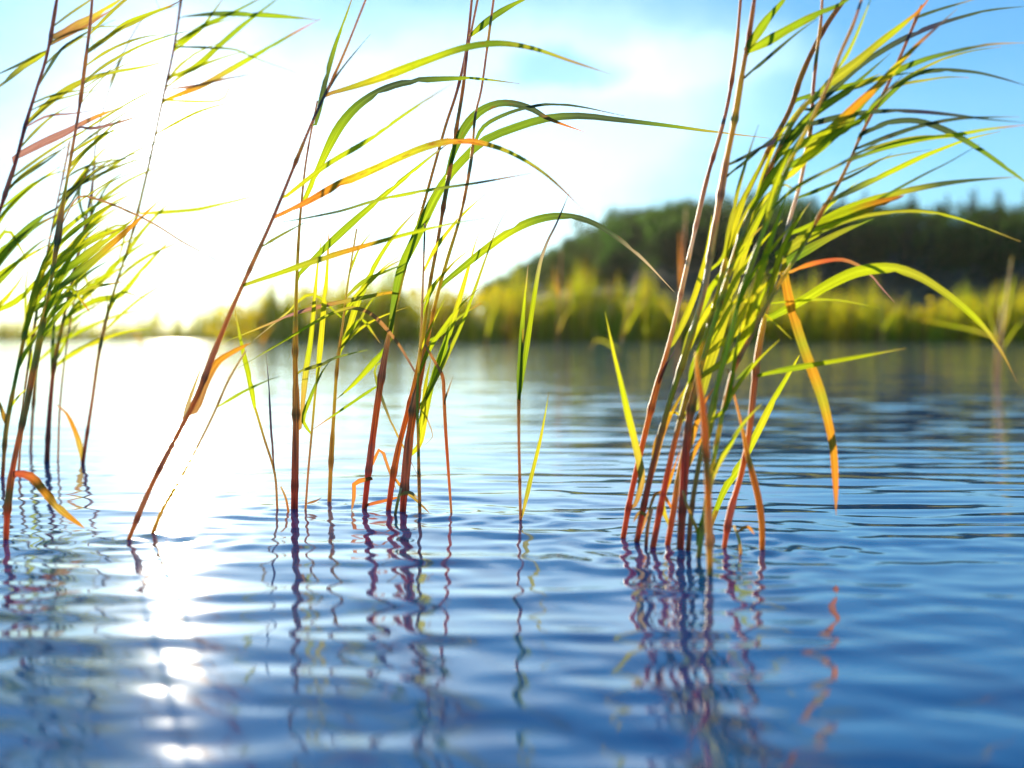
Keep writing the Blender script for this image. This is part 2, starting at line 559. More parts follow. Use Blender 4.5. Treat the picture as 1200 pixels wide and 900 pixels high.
# trees one can tell apart on the skyline
x = -9.0
ridge_trees = []
while x < 104:
    conif = x > 48 and (x > 62 or rng.random() < .5)
    y = 252 + rng.uniform(-6, 6)
    z = float(ground_z(x, y)) - 0.2
    if conif:
        h = rng.uniform(5.8, 9.2); plant_tree("conifer_tree", "small dark conifer standing on the right part of the hill's skyline", "tree",
                                              "conifers along the hill crest", 'conifer', rng.randrange(3), (x, y, z), h, rng.uniform(.8, 1.15), rng.uniform(0, 6))
        x += rng.uniform(1.4, 3.4)
    else:
        h = rng.uniform(8.0, 10.0) if x > 12 else (rng.uniform(6, 7.5) if x > 3 else rng.uniform(4.5, 6))
        plant_tree("broadleaf_tree", "dark rounded broadleaf tree on the left and middle of the hill's skyline", "tree",
                   "broadleaf trees along the hill crest", 'broad', rng.randrange(3), (x, y, z), h, rng.uniform(.8, 1.1), rng.uniform(0, 6))
        x += rng.uniform(2.6, 4.6)


# the wooded slope below, which reads as one dark mass
def build_forest():
    V, F, C = [], [], []
    r = random.Random(77)
    for i in range(330):
        t = r.uniform(-0.05, 0.47)
        y = 120 + 128 * r.random() ** .8
        x = t * y
        z = float(ground_z(x, y)) - .3
        if x * 258 / y < -4: continue
        kind = 'conifer' if (t > .2 and r.random() < .55) else 'broad'
        (cv, cf, cc), _ = PROTO[kind, r.randrange(3)]
        sky_y = np.interp(600 + FPX * x / y, [480, 560, 600, 650, 690, 730, 800, 1300], [345, 338, 316, 290, 266, 248, 236, 240])
        h = min(r.uniform(5.5, 9.0), (397 - sky_y) / FPX * y + .16 - z)
        if h < 2.2: continue
        sp = h * r.uniform(.8, 1.15); a = r.uniform(0, 6.28); ca, sa = math.cos(a), math.sin(a)
        b = len(V)
        V += [(x + (p[0] * ca - p[1] * sa) * sp, y + (p[0] * sa + p[1] * ca) * sp, z + p[2] * h) for p in cv]
        F += [tuple(q + b for q in f) for f in cf[::1]]
        k = r.uniform(.7, 1.5); ky = k * r.uniform(.75, 1.25)
        C += [(c[0] * ky, c[1] * k, c[2] * k, 0) for c in cc]
    o = mesh_object("forest", V, F, FAR_LEAF, colors=C, smooth=False)
    tag(o, "dark mass of woodland covering the slope of the hill", "forest", kind="stuff")


build_forest()

# golden trees and bushes on the low shore, left and centre
SHORE_TREES = [(268, 345, 105), (300, 338, 108), (335, 333, 112), (372, 328, 116), (405, 326, 118), (440, 330, 114), (474, 332, 110), (512, 334, 108), (548, 336, 104), (585, 334, 100)]
for k, (px, ty, d) in enumerate(SHORE_TREES):
    p = at(px, 400, d); h = (402 - ty) / FPX * d
    z = float(ground_z(p[0], p[1])) - .2
    lab = ["leftmost golden tree where the far wooded bank begins, above the sun glitter", "second golden tree from the left end of the far wooded bank",
           "third golden tree from the left end of the far bank", "golden green tree behind the thick upright reed stem on the far bank",
           "golden green tree just right of the thick upright reed stem on the far bank", "olive tree on the far bank left of the central reed clump",
           "olive tree on the far bank directly behind the central reed clump", "olive tree on the far bank right behind the central reed stems",
           "low olive tree at the left foot of the dark hill", "low green tree on the far bank nearest the dark hill's foot"][k]
    plant_tree("shore_tree", lab, "tree", "golden trees along the far bank", 'gold', k % 3, (p[0], p[1], z - h * .12), h * 1.12, 1.25, k * 1.7)

BUSHES = [(640, 362, 78), (690, 366, 76), (752, 356, 76), (790, 362, 74), (925, 368, 72), (968, 360, 72), (1010, 356, 72), (1075, 362, 70), (1112, 352, 70), (1180, 366, 70)]
for k, (px, ty, d) in enumerate(BUSHES):
    p = at(px, 400, d + 5); h = (402 - ty) / FPX * (d + 5)
    lab = ["low bush in the far reed belt right of the single upright reed", "low bush at the far reed belt below the hill's left shoulder",
           "yellow green bush on the far shore left of the dense right reed clump", "yellow green bush touching the left edge of the dense right reed clump",
           "small bush on the far shore just right of the dense reed clump", "bush on the far shore under the drooping orange leaf",
           "rounded bush on the far shore below the arching broad leaf", "bush on the far shore at the arching leaf's middle",
           "tallest yellow bush on the right part of the far shore", "bush at the right edge of the far shore"][k]
    plant_tree("willow_bush", lab, "bush", "bushes along the far shore", 'gold', (k + 1) % 3, (p[0], p[1], -.35), h * 1.2 + .4, 1.5, k * 2.1)

# ------------------------------------------------------------------ reeds
TONE = {  # colours of blades and stalks; 'd' includes the shade on unlit, edge-on blades
    'g': (0.33, 0.44, 0.012), 'yg': (0.54, 0.60, 0.012), 'Y': (0.72, 0.64, 0.02), 'd': (0.075, 0.105, 0.04), 'dg': (0.19, 0.29, 0.018),
    'o': (0.72, 0.30, 0.02), 'r': (0.84, 0.27, 0.03), 'R': (0.58, 0.115, 0.04), 't': (0.52, 0.38, 0.20), 'p': (0.045, 0.04, 0.07),  # 'p' has the darkness of backlit upper stems put into the colour
    'b': (0.44, 0.21, 0.06), 'db': (0.18, 0.09, 0.06), 'ol': (0.44, 0.42, 0.025), 'lp': (0.46, 0.40, 0.37), 'pk': (0.42, 0.20, 0.15), 'oc': (0.60, 0.40, 0.06),
}


def spline(pts, n):
    """Catmull-Rom through points (rows of any width), evenly spaced by length"""
    P = np.asarray(pts, float)
    P = np.vstack([2 * P[0] - P[1], P, 2 * P[-1] - P[-2]])
    out = []
    for i in range(1, len(P) - 2):
        for t in np.linspace(0, 1, 12, endpoint=False):
            a, b, c, d = P[i - 1], P[i], P[i + 1], P[i + 2]
            out.append(.5 * ((2 * b) + (-a + c) * t + (2 * a - 5 * b + 4 * c - d) * t * t + (-a + 3 * b - 3 * c + d) * t ** 3))
    out.append(P[-2]); out = np.array(out)
    L = np.concatenate([[0], np.cumsum(np.linalg.norm(np.diff(out[:, :2], axis=0), axis=1))])
    s = np.linspace(0, L[-1], n)
    return np.stack([np.interp(s, L, out[:, k]) for k in range(out.shape[1])], 1), L[-1]


def tones(keys, s):
    """colour along the length from a string like 'o yg yg g'"""
    ks = keys.split(); A = np.array([TONE[k] for k in ks])
    if len(ks) == 1: return np.repeat(A, len(s), 0)
    x = np.linspace(0, 1, len(ks))
    return np.stack([np.interp(s, x, A[:, k]) for k in range(3)], 1)


STEM_K, LEAF_K = 0.74, 0.80


class Reed:
    def __init__(self, label, stem, tone, lean=0.0, group="reeds standing in the shallows", depth=None, nodes=True, name="reed", cat="reed", part="stem"):
        """stem: list of (px, py, width px) from the water up; lean: metres gained in depth over the stem"""
        bx, by = stem[0][0], stem[0][1]
        self.d0 = depth or water_depth(by)
        self.lean = lean
        self.y0, self.y1 = by, min(p[1] for p in stem)
        self.root = empty(name, tuple(at(bx, by, self.d0)))
        tag(self.root, label, cat, group)
        P, L = spline(stem, max(10, int(sum(math.dist(stem[i][:2], stem[i + 1][:2]) for i in range(len(stem) - 1)) / 9)))
        self.px = P
        pts, rad = [], []
        for (x, y, w) in P:
            d = self.depth_at(y); pts.append(at(x, y, d)); rad.append(w * STEM_K / 2 / FPX * d)
        pts = np.array(pts); rad = np.array(rad)
        s = np.linspace(0, 1, len(P))
        cols = tones(tone, s)
        # below the water line
        cols[:2] *= np.array([[.55], [.75]])            # wet foot
        low = pts[0] - np.array((0.0, 0.0, 0.05)) - (pts[1] - pts[0]) / np.linalg.norm(pts[1] - pts[0]) * .02
        pts = np.vstack([low, pts]); rad = np.concatenate([[rad[0]], rad]); cols = np.vstack([cols[0], cols])
        if nodes:                                    # joints of the cane, papery sheaths wrapped above some of them
            k = rng.randrange(4, 8)
            while k < len(rad) - 2:
                if rng.random() < .6:
                    e = min(len(rad) - 1, k + rng.randrange(3, 8)); rad[k:e] *= rng.uniform(1.12, 1.3)
                    cols[k:e] = cols[k:e] * .65 + .35 * np.array(TONE[rng.choice(('t', 'ol', 'oc'))])
                rad[k] *= rng.uniform(1.08, 1.25); cols[k] = cols[k] * rng.uniform(.5, .8); k += rng.randrange(7, 17)
        self.stem = self.tube(part, pts, rad, cols)

    def depth_at(self, y):
        return self.d0 + self.lean * (self.y0 - y) / 600.0

    def tube(self, name, pts, rad, cols, parent=None, seg=8, mat=None):
        V, F, C, U = [], [], [], []
        n = len(pts)
        tan = np.gradient(pts, axis=0); tan /= np.linalg.norm(tan, axis=1)[:, None] + 1e-12
        ref = np.array((0.31, 0.93, 0.17))
        L = 0
        for i in range(n):
            a = np.cross(tan[i], ref); a /= np.linalg.norm(a); b = np.cross(tan[i], a)
            if i: L += np.linalg.norm(pts[i] - pts[i - 1])
            for k in range(seg):
                th = 2 * math.pi * k / seg
                V.append(pts[i] + rad[i] * (a * math.cos(th) + b * math.sin(th))); C.append((*cols[i], 0)); U.append((k / seg, L * 12))
        for i in range(n - 1):
            for k in range(seg):
                F.append((i * seg + k, i * seg + (k + 1) % seg, (i + 1) * seg + (k + 1) % seg, (i + 1) * seg + k))
        F.append(tuple(range(seg))[::-1]); F.append(tuple((n - 1) * seg + k for k in range(seg)))
        return mesh_object(name, V, F, mat or STEM, self.root, C, U)

    def fill(self, n, y0, y1, tone=None, ang=(34, 70), size=(80, 150), wide=(6, 11)):
        """extra narrow blades blown to the right, between two heights of the stem"""
        for k in range(n):
            y = y0 + (y1 - y0) * (k + rng.random()) / n
            j = int(np.argmin(abs(self.px[:, 1] - y))); x, y = self.px[j][:2]
            a = math.radians(rng.uniform(*ang)); L = rng.uniform(*size)
            p = [(x, y)]; snap = rng.choice((1, 2)) if rng.random() < .18 else -1
            for q in range(4):
                p.append((p[-1][0] + math.cos(a) * L / 4, p[-1][1] - math.sin(a) * L / 4)); a -= rng.uniform(.02, .22)
                if q == snap: a -= rng.uniform(.9, 1.9)          # a blade folded over by the wind
            self.leaf(p, rng.uniform(*wide), tone or rng.choice(['yg Y yg', 'yg yg Y', 'yg Y Y', 'Y Y yg', 'ol yg yg', 'g yg Y']), rng.uniform(-.3, .3))

    def leaf(self, pts, w, tone, twist=None, deep=None, rust=0.0, name="leaf", join=True, prof=None, label=None):
        """pts in photo pixels from the base on the stem to the tip; w the widest width in pixels"""
        pts = [tuple(p) for p in pts]
        d2 = (self.px[:, 0] - pts[0][0]) ** 2 + (self.px[:, 1] - pts[0][1]) ** 2
        j = int(np.argmin(d2)); near = self.px[j]
        if join and d2[j] > 9:                      # grow out of the stem in line with the blade
            v = np.array(pts[1]) - np.array(pts[0]); v = v / (np.linalg.norm(v) + 1e-9)
            w_ = np.array(pts[0]) - self.px[:, :2]; ds = np.linalg.norm(w_, axis=1) + 1e-6
            j = int(np.argmin(ds * (1 + 4 * (1 - (w_ @ v) / ds)))); near = self.px[j]
            pts = [(near[0], near[1])] + pts
        total = sum(math.dist(pts[i], pts[i + 1]) for i in range(len(pts) - 1))
        n = max(9, min(34, int(total / 8)))
        P, L = spline(pts, n)
        s = np.linspace(0, 1, n)
        dbase = self.depth_at(near[1])
        if deep is None: deep = rng.uniform(-.42, .42)
        dep = dbase + deep * (L / FPX * dbase) * (s ** 1.3) + (-.004 if rng.random() < .5 else .004) * np.minimum(1, s * 8)
        X = np.array([at(P[i, 0], P[i, 1], dep[i]) for i in range(n)])
        tan = np.gradient(X, axis=0); tan /= np.linalg.norm(tan, axis=1)[:, None] + 1e-12
        if prof == 'even': wp = np.minimum(1, .7 + s) * np.clip((1 - s ** 4), 0, 1) ** .7
        elif prof == 'both': wp = np.sin(np.pi * np.clip(s, .02, 1)) ** .8
        else: wp = np.minimum(1, .42 + 2.3 * s) * np.clip(1 - s ** 2.1, 0, 1) ** .95
        wp = wp * (1 + .07 * np.sin(s * 17 + rng.uniform(0, 6)))
        half = np.maximum(w * LEAF_K * wp, .5) / 2 / FPX * dep
        tw0 = rng.uniform(-.7, .7) if twist is None else twist
        tw1 = tw0 + rng.uniform(-.5, .5)
        V, C, U, F = [], [], [], []
        cols = tones(tone, s)
        if rust == 0: rust = rng.choice((0, 0, .06, .12, .16))
        if rng.random() < .45 and name == "leaf":          # withered tip
            k = np.clip((s - rng.uniform(.72, .9)) / .12, 0, 1)[:, None]
            cols = cols * (1 - k) + np.array(TONE[rng.choice(('t', 'b', 'oc', 'r'))]) * .8 * k
        fold = rng.uniform(.15, .45)
        cam_p = np.array((0, 0, CAM_H))
        ln = 0
        for i in range(n):
            v = X[i] - cam_p; v /= np.linalg.norm(v)
            S = np.cross(tan[i], v); S /= np.linalg.norm(S) + 1e-9
            N = np.cross(S, tan[i])
            a = tw0 + (tw1 - tw0) * s[i]
            side = math.cos(a) * S + math.sin(a) * N; nn = -math.sin(a) * S + math.cos(a) * N
            hw = half[i] / max(.6, math.cos(a))
            if i: ln += np.linalg.norm(X[i] - X[i - 1])
            nick = {-1: 1.0, 1: 1.0}
            if name != 'sheath' and rng.random() < .07: nick[rng.choice((-1, 1))] = rng.uniform(.35, .75)     # torn edge
            for k, q in enumerate((-1, -.5, 0, .5, 1)):
                q = q * nick.get(q, 1.0)
                V.append(X[i] + side * hw * q + nn * hw * fold * abs(q))
                c = cols[i] * (1.25 if q == 0 else 1.0); C.append((*c, rust)); U.append((.5 + q / 2 + hash(self.root.name) % 7, ln * 10))
        for i in range(n - 1):
            for k in range(4):
                F.append((i * 5 + k, i * 5 + k + 1, i * 5 + 6 + k, i * 5 + 5 + k))
        o = mesh_object(name, V, F, LEAF, self.root, C, U)
        if name == "sheath":                        # wraps the stalk: a piece of the stem
            o.parent = self.stem; o.matrix_parent_inverse = self.root.matrix_world.inverted()
        if label: o["label"] = label
        return self


G_L, G_C, G_R, G_M = "reeds of the left clump", "reeds of the central clump", "reeds of the right clump", "scattered reeds further out on the lake"

# ---- central clump
r = Reed("long brown reed leaning right, rising out of the brightest sun glitter", [(150, 634, 7), (178, 568, 8), (228, 470, 9), (250, 415, 9), (275, 355, 7), (320, 255, 6), (365, 145, 5), (400, 70, 4), (434, -14, 3.5)],
         'b b b p p p', .05, G_C)
r.leaf([(320, 255), (355, 239), (395, 217), (430, 202), (470, 184), (500, 172), (532, 165), (565, 168), (600, 180), (640, 205), (685, 247)], 13, 'r r o Y Y ol r ol ol d d', .1, rust=.22)
r.leaf([(385, 110), (410, 103), (450, 90), (500, 71), (545, 56), (585, 51), (625, 57), (670, 72), (716, 87)], 13, 'b ol Y yg yg dg dg ol yg r db', -.1, rust=.16)
r.leaf([(284, 335), (330, 319), (370, 305), (420, 290), (470, 276), (510, 266), (540, 260), (568, 256)], 10, 'ol yg ol o yg yg d', .2, rust=.04)
r.leaf([(308, 288), (330, 275), (362, 258)], 5, 'ol d', .2)
r.leaf([(335, 230), (383, 193), (430, 165), (480, 130), (531, 97)], 9, 'Y yg yg yg d', .0)
r.leaf([(345, 205), (356, 178), (368, 150)], 9, 'Y oc', .1, name="sheath")
r.leaf([(370, 145), (381, 95), (392, 55), (403, 25), (416, -12)], 9, 'dg d g yg', .2)
r.leaf([(366, 140), (395, 88), (434, 40)], 4, 'p d', .2)
r.leaf([(330, 260), (395, 248), (440, 235), (500, 223), (560, 214), (622, 203)], 5, 'd d yg d d', .3, prof='both')
r.leaf([(230, 480), (240, 452), (253, 426), (271, 413), (293, 402)], 11, 'b b o o', .0, name="dry_leaf", label="kinked orange dry leaf", prof='even')
r.leaf([(214, 492), (224, 462), (236, 430)], 7, 't oc', .2, name="dry_leaf")

r = Reed("thin dark reed stalk beside the long leaning one, rising from the glitter", [(178, 628, 7), (190, 598, 6), (215, 555, 4), (248, 490, 4), (268, 445, 4), (288, 411, 3)], 'oc oc d d d', .0, G_C)
r.leaf([(258, 475), (285, 459), (313, 446), (327, 441)], 5, 'yg g d', .3)

r = Reed("thickest upright reed of the central clump, straight with a brown base", [(345, 597, 12), (346, 540, 12), (347, 480, 10), (346, 420, 8), (347, 350, 6), (350, 280, 5), (354, 230, 4), (360, 180, 3.5), (372, 118, 3)],
         'R b oc ol dg d p p', .0, G_C)
r.leaf([(352, 500), (358, 440), (364, 400), (368, 360), (373, 305), (379, 268)], 9, 'b oc yg Y Y yg', .0)
r.leaf([(350, 322), (375, 296), (410, 263), (447, 231), (483, 201), (513, 177), (535, 162)], 11, 'g g g yg yg g', .0)
r.leaf([(356, 236), (372, 200), (388, 165), (402, 142), (422, 121), (450, 104), (482, 95), (520, 92), (560, 92), (609, 98)], 14, 'yg yg g dg d d dg yg d', .1)
r.leaf([(350, 598), (352, 550), (354, 500), (356, 470)], 7, 'R b o ol', .3, name="sheath", prof='even')
r.leaf([(349, 436), (372, 428), (397, 418), (431, 410)], 5, 'ol d yg', .2)

r = Reed("very thin reed with a bright green blade, left of the thickest upright reed", [(325, 597, 4), (322, 555, 4), (310, 515, 4), (299, 478, 4)], 'db d d yg', .02, G_C, nodes=False)
r.leaf([(299, 480), (292, 442), (285, 412), (275, 362)], 9, 'yg yg yg oc', .0)
r.leaf([(322, 556), (318, 510), (315, 455), (312, 414)], 4, 'db p p', .0)

r = Reed("slim dark reed just right of the thickest upright stem", [(358, 598, 4), (361, 555, 4), (366, 500, 4), (370, 455, 4), (374, 430, 3)], 'db db d g g', .02, G_C, nodes=False)
r.leaf([(355, 492), (364, 465), (375, 440), (388, 421)], 7, 'yg g d', .2)
r.leaf([(371, 450), (376, 400), (380, 355), (383, 322), (386, 262)], 9, 'yg Y Y yg yg', .0)
r.leaf([(360, 590), (370, 587), (377, 583)], 4, 'b db', .1, name="dry_leaf")

r = Reed("slender reed with a yellow ochre base between the two thick stem groups", [(386, 589, 7), (388, 540, 7), (391, 490, 6), (395, 430, 5), (401, 385, 4), (408, 330, 3.5), (418, 268, 3)], 'oc oc ol d dg d', .03, G_C)
r.leaf([(398, 412), (408, 388), (420, 352), (440, 310), (462, 276), (483, 252), (497, 240)], 10, 'yg Y yg yg yg Y', .0)
r.leaf([(399, 408), (416, 388), (430, 360), (446, 338)], 5, 'd ol yg', .3)
r.leaf([(398, 416), (372, 430), (345, 436)], 4, 'd ol', .2)
r.leaf([(404, 350), (425, 330), (452, 318), (478, 308)], 6, 'ol g d', .2)
r.leaf([(400, 372), (365, 345), (335, 368), (298, 398)], 5, 'yg Y t', .2)
r.leaf([(392, 500), (396, 470), (401, 440)], 5, 'ol yg', .2, name="sheath", prof='even')
r.fill(5, 320, 430, None, ang=(35, 75), size=(60, 120), wide=(3.5, 7))

r = Reed("reed with a red brown lower stem, leftmost of the three tall central stems", [(427, 597, 9), (431, 560, 10), (438, 505, 11), (445, 455, 11), (452, 412, 8), (459, 378, 6), (469, 338, 5), (479, 298, 5), (494, 248, 5), (508, 198, 5), (522, 148, 5), (536, 105, 5), (547, 55, 5), (554, -12, 4)],
         'R R r b ol dg dg d d p p p', .04, G_C)
r.leaf([(456, 405), (461, 360), (469, 318), (484, 286), (498, 256), (511, 230), (526, 206), (546, 184), (567, 165), (600, 151), (640, 139), (680, 136), (720, 140), (780, 147), (840, 155), (902, 162)], 15, 'ol dg g g g dg dg d d dg g yg', -.1, deep=.05)
r.leaf([(448, 413), (430, 433), (412, 452), (394, 468)], 10, 'g yg yg', .0)
r.leaf([(441, 453), (420, 467), (395, 484), (367, 503)], 5, 'g g yg', .2)
r.leaf([(456, 343), (420, 350), (385, 357), (350, 366), (320, 378), (290, 390), (262, 401)], 7, 'o ol b pk oc yg', .1)
r.leaf([(439, 432), (447, 465), (460, 498), (476, 530), (489, 556)], 5, 'yg d oc db', .2)
r.leaf([(437, 560), (416, 566), (415, 580), (412, 599)], 7, 'b r b', .0, name="dry_leaf", label="broken brown blade bent down into the water", prof='even')
r.leaf([(436, 545), (446, 526), (454, 546), (464, 574)], 5, 'r b', .0, name="dry_leaf", prof='even')
r.leaf([(430, 592), (450, 587), (472, 581)], 5, 'R r', .1, name="dry_leaf", prof='even')

r = Reed("red brown tall reed, middle of the three tall central stems", [(455, 599, 9), (460, 562, 10), (467, 525, 9), (478, 482, 9), (489, 435, 8), (497, 385, 7), (503, 338, 6), (512, 288, 6), (520, 240, 6), (527, 200, 6), (535, 150, 5), (543, 100, 5), (547, 62, 5), (552, 38, 4), (562, -12, 4)],
         'R r r ol dg d d d p p p', .0, G_C)
r.leaf([(487, 437), (470, 408), (455, 388), (435, 368), (412, 361), (385, 369), (345, 392), (315, 410), (278, 432)], 6, 'db b b ol yg yg d', .1)
r.leaf([(550, 43), (565, 30), (580, 18), (602, 5), (630, -8)], 11, 'yg dg dg g g', .0)
r.leaf([(524, 205), (531, 180), (543, 153), (559, 133), (580, 122), (600, 121), (622, 127), (645, 140), (686, 155)], 14, 'dg dg dg d d d', .0)
r.leaf([(495, 400), (512, 395), (530, 378), (546, 366), (564, 355)], 6, 'g ol', .2)
r.leaf([(462, 560), (474, 574), (490, 588), (503, 601)], 5, 'r oc b', .0, name="dry_leaf", prof='even')

r = Reed("broad orange based tall reed, rightmost of the three tall central stems", [(472, 600, 11), (475, 560, 13), (480, 512, 13), (487, 470, 12), (495, 430, 9), (503, 388, 7), (514, 340, 6), (526, 298, 6), (539, 255, 5), (548, 212, 5), (553, 180, 5), (557, 135, 4), (564, 105, 4), (571, 55, 4), (580, -12, 4)],
         'R r r r ol dg d d p p p', -.02, G_C)
r.leaf([(549, 205), (556, 170), (567, 148), (592, 134), (618, 126), (645, 122), (680, 125), (732, 136)], 6, 'g dg d d d', .2)
r.leaf([(522, 330), (545, 311), (570, 291), (600, 270), (630, 257), (660, 253), (690, 259), (720, 276), (752, 302), (790, 342)], 13, 'dg g yg dg d d t t', .0)
r.leaf([(497, 470), (512, 432), (528, 385), (543, 335), (555, 292), (563, 268)], 11, 'dg g g Y Y yg', .0)
r.leaf([(500, 465), (520, 425), (541, 380), (556, 340), (569, 303), (582, 268), (596, 242)], 6, 'dg ol yg ol d', .2)
r.leaf([(492, 520), (498, 485), (505, 455), (517, 415), (530, 375)], 11, 'yg Y g dg g', .0)
r.leaf([(499, 488), (504, 500), (507, 512), (497, 522)], 3, 't t', .0, name="dry_leaf")

r = Reed("thin dark green reed, straight, just right of the orange based stem", [(492, 603, 6), (491, 560, 6), (490, 510, 5), (489, 470, 5), (491, 425, 4), (494, 380, 4), (496, 320, 3.5), (498, 262, 3)], 'd d dg dg d p p', .02, G_C)
r.leaf([(491, 515), (496, 480), (499, 450), (505, 420)], 9, 'yg Y g', .0)
r.fill(5, 300, 460, None, ang=(58, 78), size=(60, 130), wide=(3.5, 7))

r = Reed("thin brown reed with a sharp kink near its top, right of the central stems", [(529, 602, 4), (526, 560, 5), (522, 500, 6), (520, 455, 6), (519, 441, 6), (512, 428, 5), (498, 404, 4)], 'db R R b b b', .0, G_C, nodes=False)
r.leaf([(521, 470), (526, 455), (531, 440)], 3, 'b t', .2, name="dry_leaf")

r = Reed("single slim upright reed standing alone right of the central clump", [(610, 610, 5), (609, 560, 5), (608, 510, 5), (608, 470, 6), (610, 430, 5), (613, 385, 4)], 'db db db d dg dg', .0, G_C)
r.leaf([(608, 474), (609, 440), (611, 400), (614, 360), (617, 330), (619, 310)], 9, 'dg dg dg yg oc', .0)
r.leaf([(610, 460), (616, 415), (624, 360), (632, 312), (641, 284), (652, 262), (668, 224)], 8, 'dg g yg yg t p p', .1)
r.leaf([(613, 600), (621, 565), (632, 520), (638, 490), (643, 460)], 7, 'oc ol Y Y yg', .0)

# ---- right clump
r = Reed("outermost left reed of the dense right clump, dark red foot and tan upper stem", [(730, 632, 9), (739, 582, 9), (752, 525, 9), (768, 460, 9), (785, 400, 7), (800, 335, 6), (815, 268, 6), (829, 208, 6), (846, 150, 6), (855, 110, 6), (863, 55, 5), (869, -14, 5)],
         'R R r b lp lp p p p p', .02, G_R)
r.leaf([(745, 590), (752, 560), (745, 522), (736, 485), (727, 445), (719, 412), (709, 365)], 12, 'b oc Y yg Y ol', .0, label="bright yellow blade arching out to the left")
r.leaf([(772, 448), (780, 428), (791, 411)], 5, 'R db', .2, name="dry_leaf")
r.leaf([(790, 400), (812, 352), (824, 312), (830, 282), (834, 252)], 10, 'ol Y Y yg', .0)

r = Reed("tan stemmed tall reed carrying the two broad green leaves at the frame's top", [(746, 637, 9), (754, 595, 10), (764, 550, 10), (776, 502, 9), (790, 455, 9), (808, 400, 9), (824, 345, 9), (834, 290, 10), (845, 225, 10), (852, 185, 9), (861, 140, 9), (870, 85, 8), (878, 40, 7), (886, -14, 6)],
         'R R b ol ol t t t oc ol p p', -.02, G_R)
r.leaf([(873, 60), (886, 42), (900, 22), (914, 6), (928, -12)], 15, 'ol g g dg', .0)
r.leaf([(874, 62), (900, 48), (930, 31), (960, 16), (985, 5), (1008, -10)], 15, 'yg g g dg dg', .0)
r.leaf([(871, 92), (890, 76), (912, 57), (935, 38), (958, 22)], 6, 'd d dg', .3)
r.leaf([(852, 194), (880, 180), (910, 164), (940, 150), (970, 140), (1005, 133), (1040, 130), (1080, 131), (1120, 135), (1160, 140), (1206, 144)], 9, 'd p d d p d d', .2)
r.leaf([(851, 207), (870, 192), (892, 173), (922, 148)], 5, 'd d', .3)
r.leaf([(848, 300), (856, 262), (865, 222), (876, 184), (889, 146)], 8, 'yg ol ol p', .0)
r.leaf([(742, 640), (756, 610), (765, 584)], 7, 'r o', .0, name="dry_leaf")
r.fill(3, 360, 480, ang=(62, 80), size=(90, 170), wide=(6, 12))
r.fill(2, 540, 610, 'oc o Y', ang=(62, 80), size=(90, 170), wide=(6, 12))

r = Reed("dark green reed in the middle of the right clump, forking wide at the frame's top", [(765, 642, 10), (777, 580, 10), (789, 525, 9), (801, 478, 8), (815, 430, 8), (829, 388, 7), (842, 340, 7), (852, 298, 7), (863, 258, 7), (878, 222, 7), (901, 175, 7), (925, 130, 8), (938, 92, 8), (953, 58, 8), (972, 24, 8), (1000, -14, 7)],
         'R R b ol dg ol dg dg d d d d', .03, G_R)
r.leaf([(818, 475), (832, 425), (847, 378), (862, 328), (874, 288), (892, 250), (914, 212), (930, 182), (946, 150)], 15, 'ol ol Y ol Y yg oc yg', .0, rust=.05)
r.leaf([(795, 500), (808, 458), (823, 422), (837, 386), (852, 346)], 17, 'ol Y Y Y oc', .0, label="broad bright yellow blade")
r.leaf([(930, 118), (955, 112), (980, 104), (1006, 97), (1032, 86)], 11, 'dg dg g g', .0)
r.fill(4, 250, 470, ang=(62, 80), size=(90, 170), wide=(6, 12))

r = Reed("reed with olive stem whose leaves sweep right across the blue sky", [(797, 645, 12), (800, 590, 13), (803, 540, 14), (808, 490, 12), (819, 440, 9), (834, 388, 8), (849, 338, 8), (864, 288, 8), (884, 238, 8), (907, 188, 8), (928, 145, 8), (945, 122, 7), (960, 108, 5)],
         'R R R b ol g dg dg d dg dg', .0, G_R)
r.leaf([(950, 120), (975, 95), (1002, 74), (1032, 49), (1060, 27), (1080, 9), (1094, -10)], 15, 'dg ol ol yg yg', .0)
r.leaf([(955, 125), (1000, 83), (1030, 62), (1060, 45), (1090, 32), (1120, 22), (1160, 12), (1206, 7)], 10, 'd d d p d d', .1)
r.leaf([(925, 205), (958, 168), (985, 141), (1005, 122), (1030, 100), (1055, 73), (1078, 50), (1100, 30), (1122, 10)], 15, 'yg Y Y yg o o Y o p p', .0, rust=.12, label="yellow and orange leaf pointing up to the right")
r.leaf([(935, 190), (960, 174), (980, 156), (1005, 143), (1030, 116), (1058, 88)], 14, 'dg g g g dg', .0)
r.leaf([(985, 150), (1010, 121), (1042, 89), (1080, 71), (1120, 60), (1160, 52), (1206, 50)], 12, 'g ol dg dg d d', .0)
r.leaf([(915, 175), (945, 140), (985, 112), (1028, 92), (1075, 84)], 13, 'dg g ol yg', .0)
r.leaf([(900, 200), (930, 160), (962, 128), (1000, 100), (1044, 62)], 12, 'g ol dg d', .1)
r.leaf([(880, 245), (905, 205), (935, 172), (968, 152), (1006, 140)], 13, 'yg g yg ol', .0)
r.leaf([(870, 405), (884, 352), (899, 296), (914, 252), (927, 216)], 15, 'ol yg Y yg yg', .0)
r.leaf([(876, 376), (888, 335), (901, 296)], 11, 'Y Y yg', .0)
r.fill(4, 230, 460, ang=(62, 80), size=(90, 170), wide=(6, 12))
r.fill(2, 520, 600, 'oc o r', ang=(62, 80), size=(90, 170), wide=(6, 12))

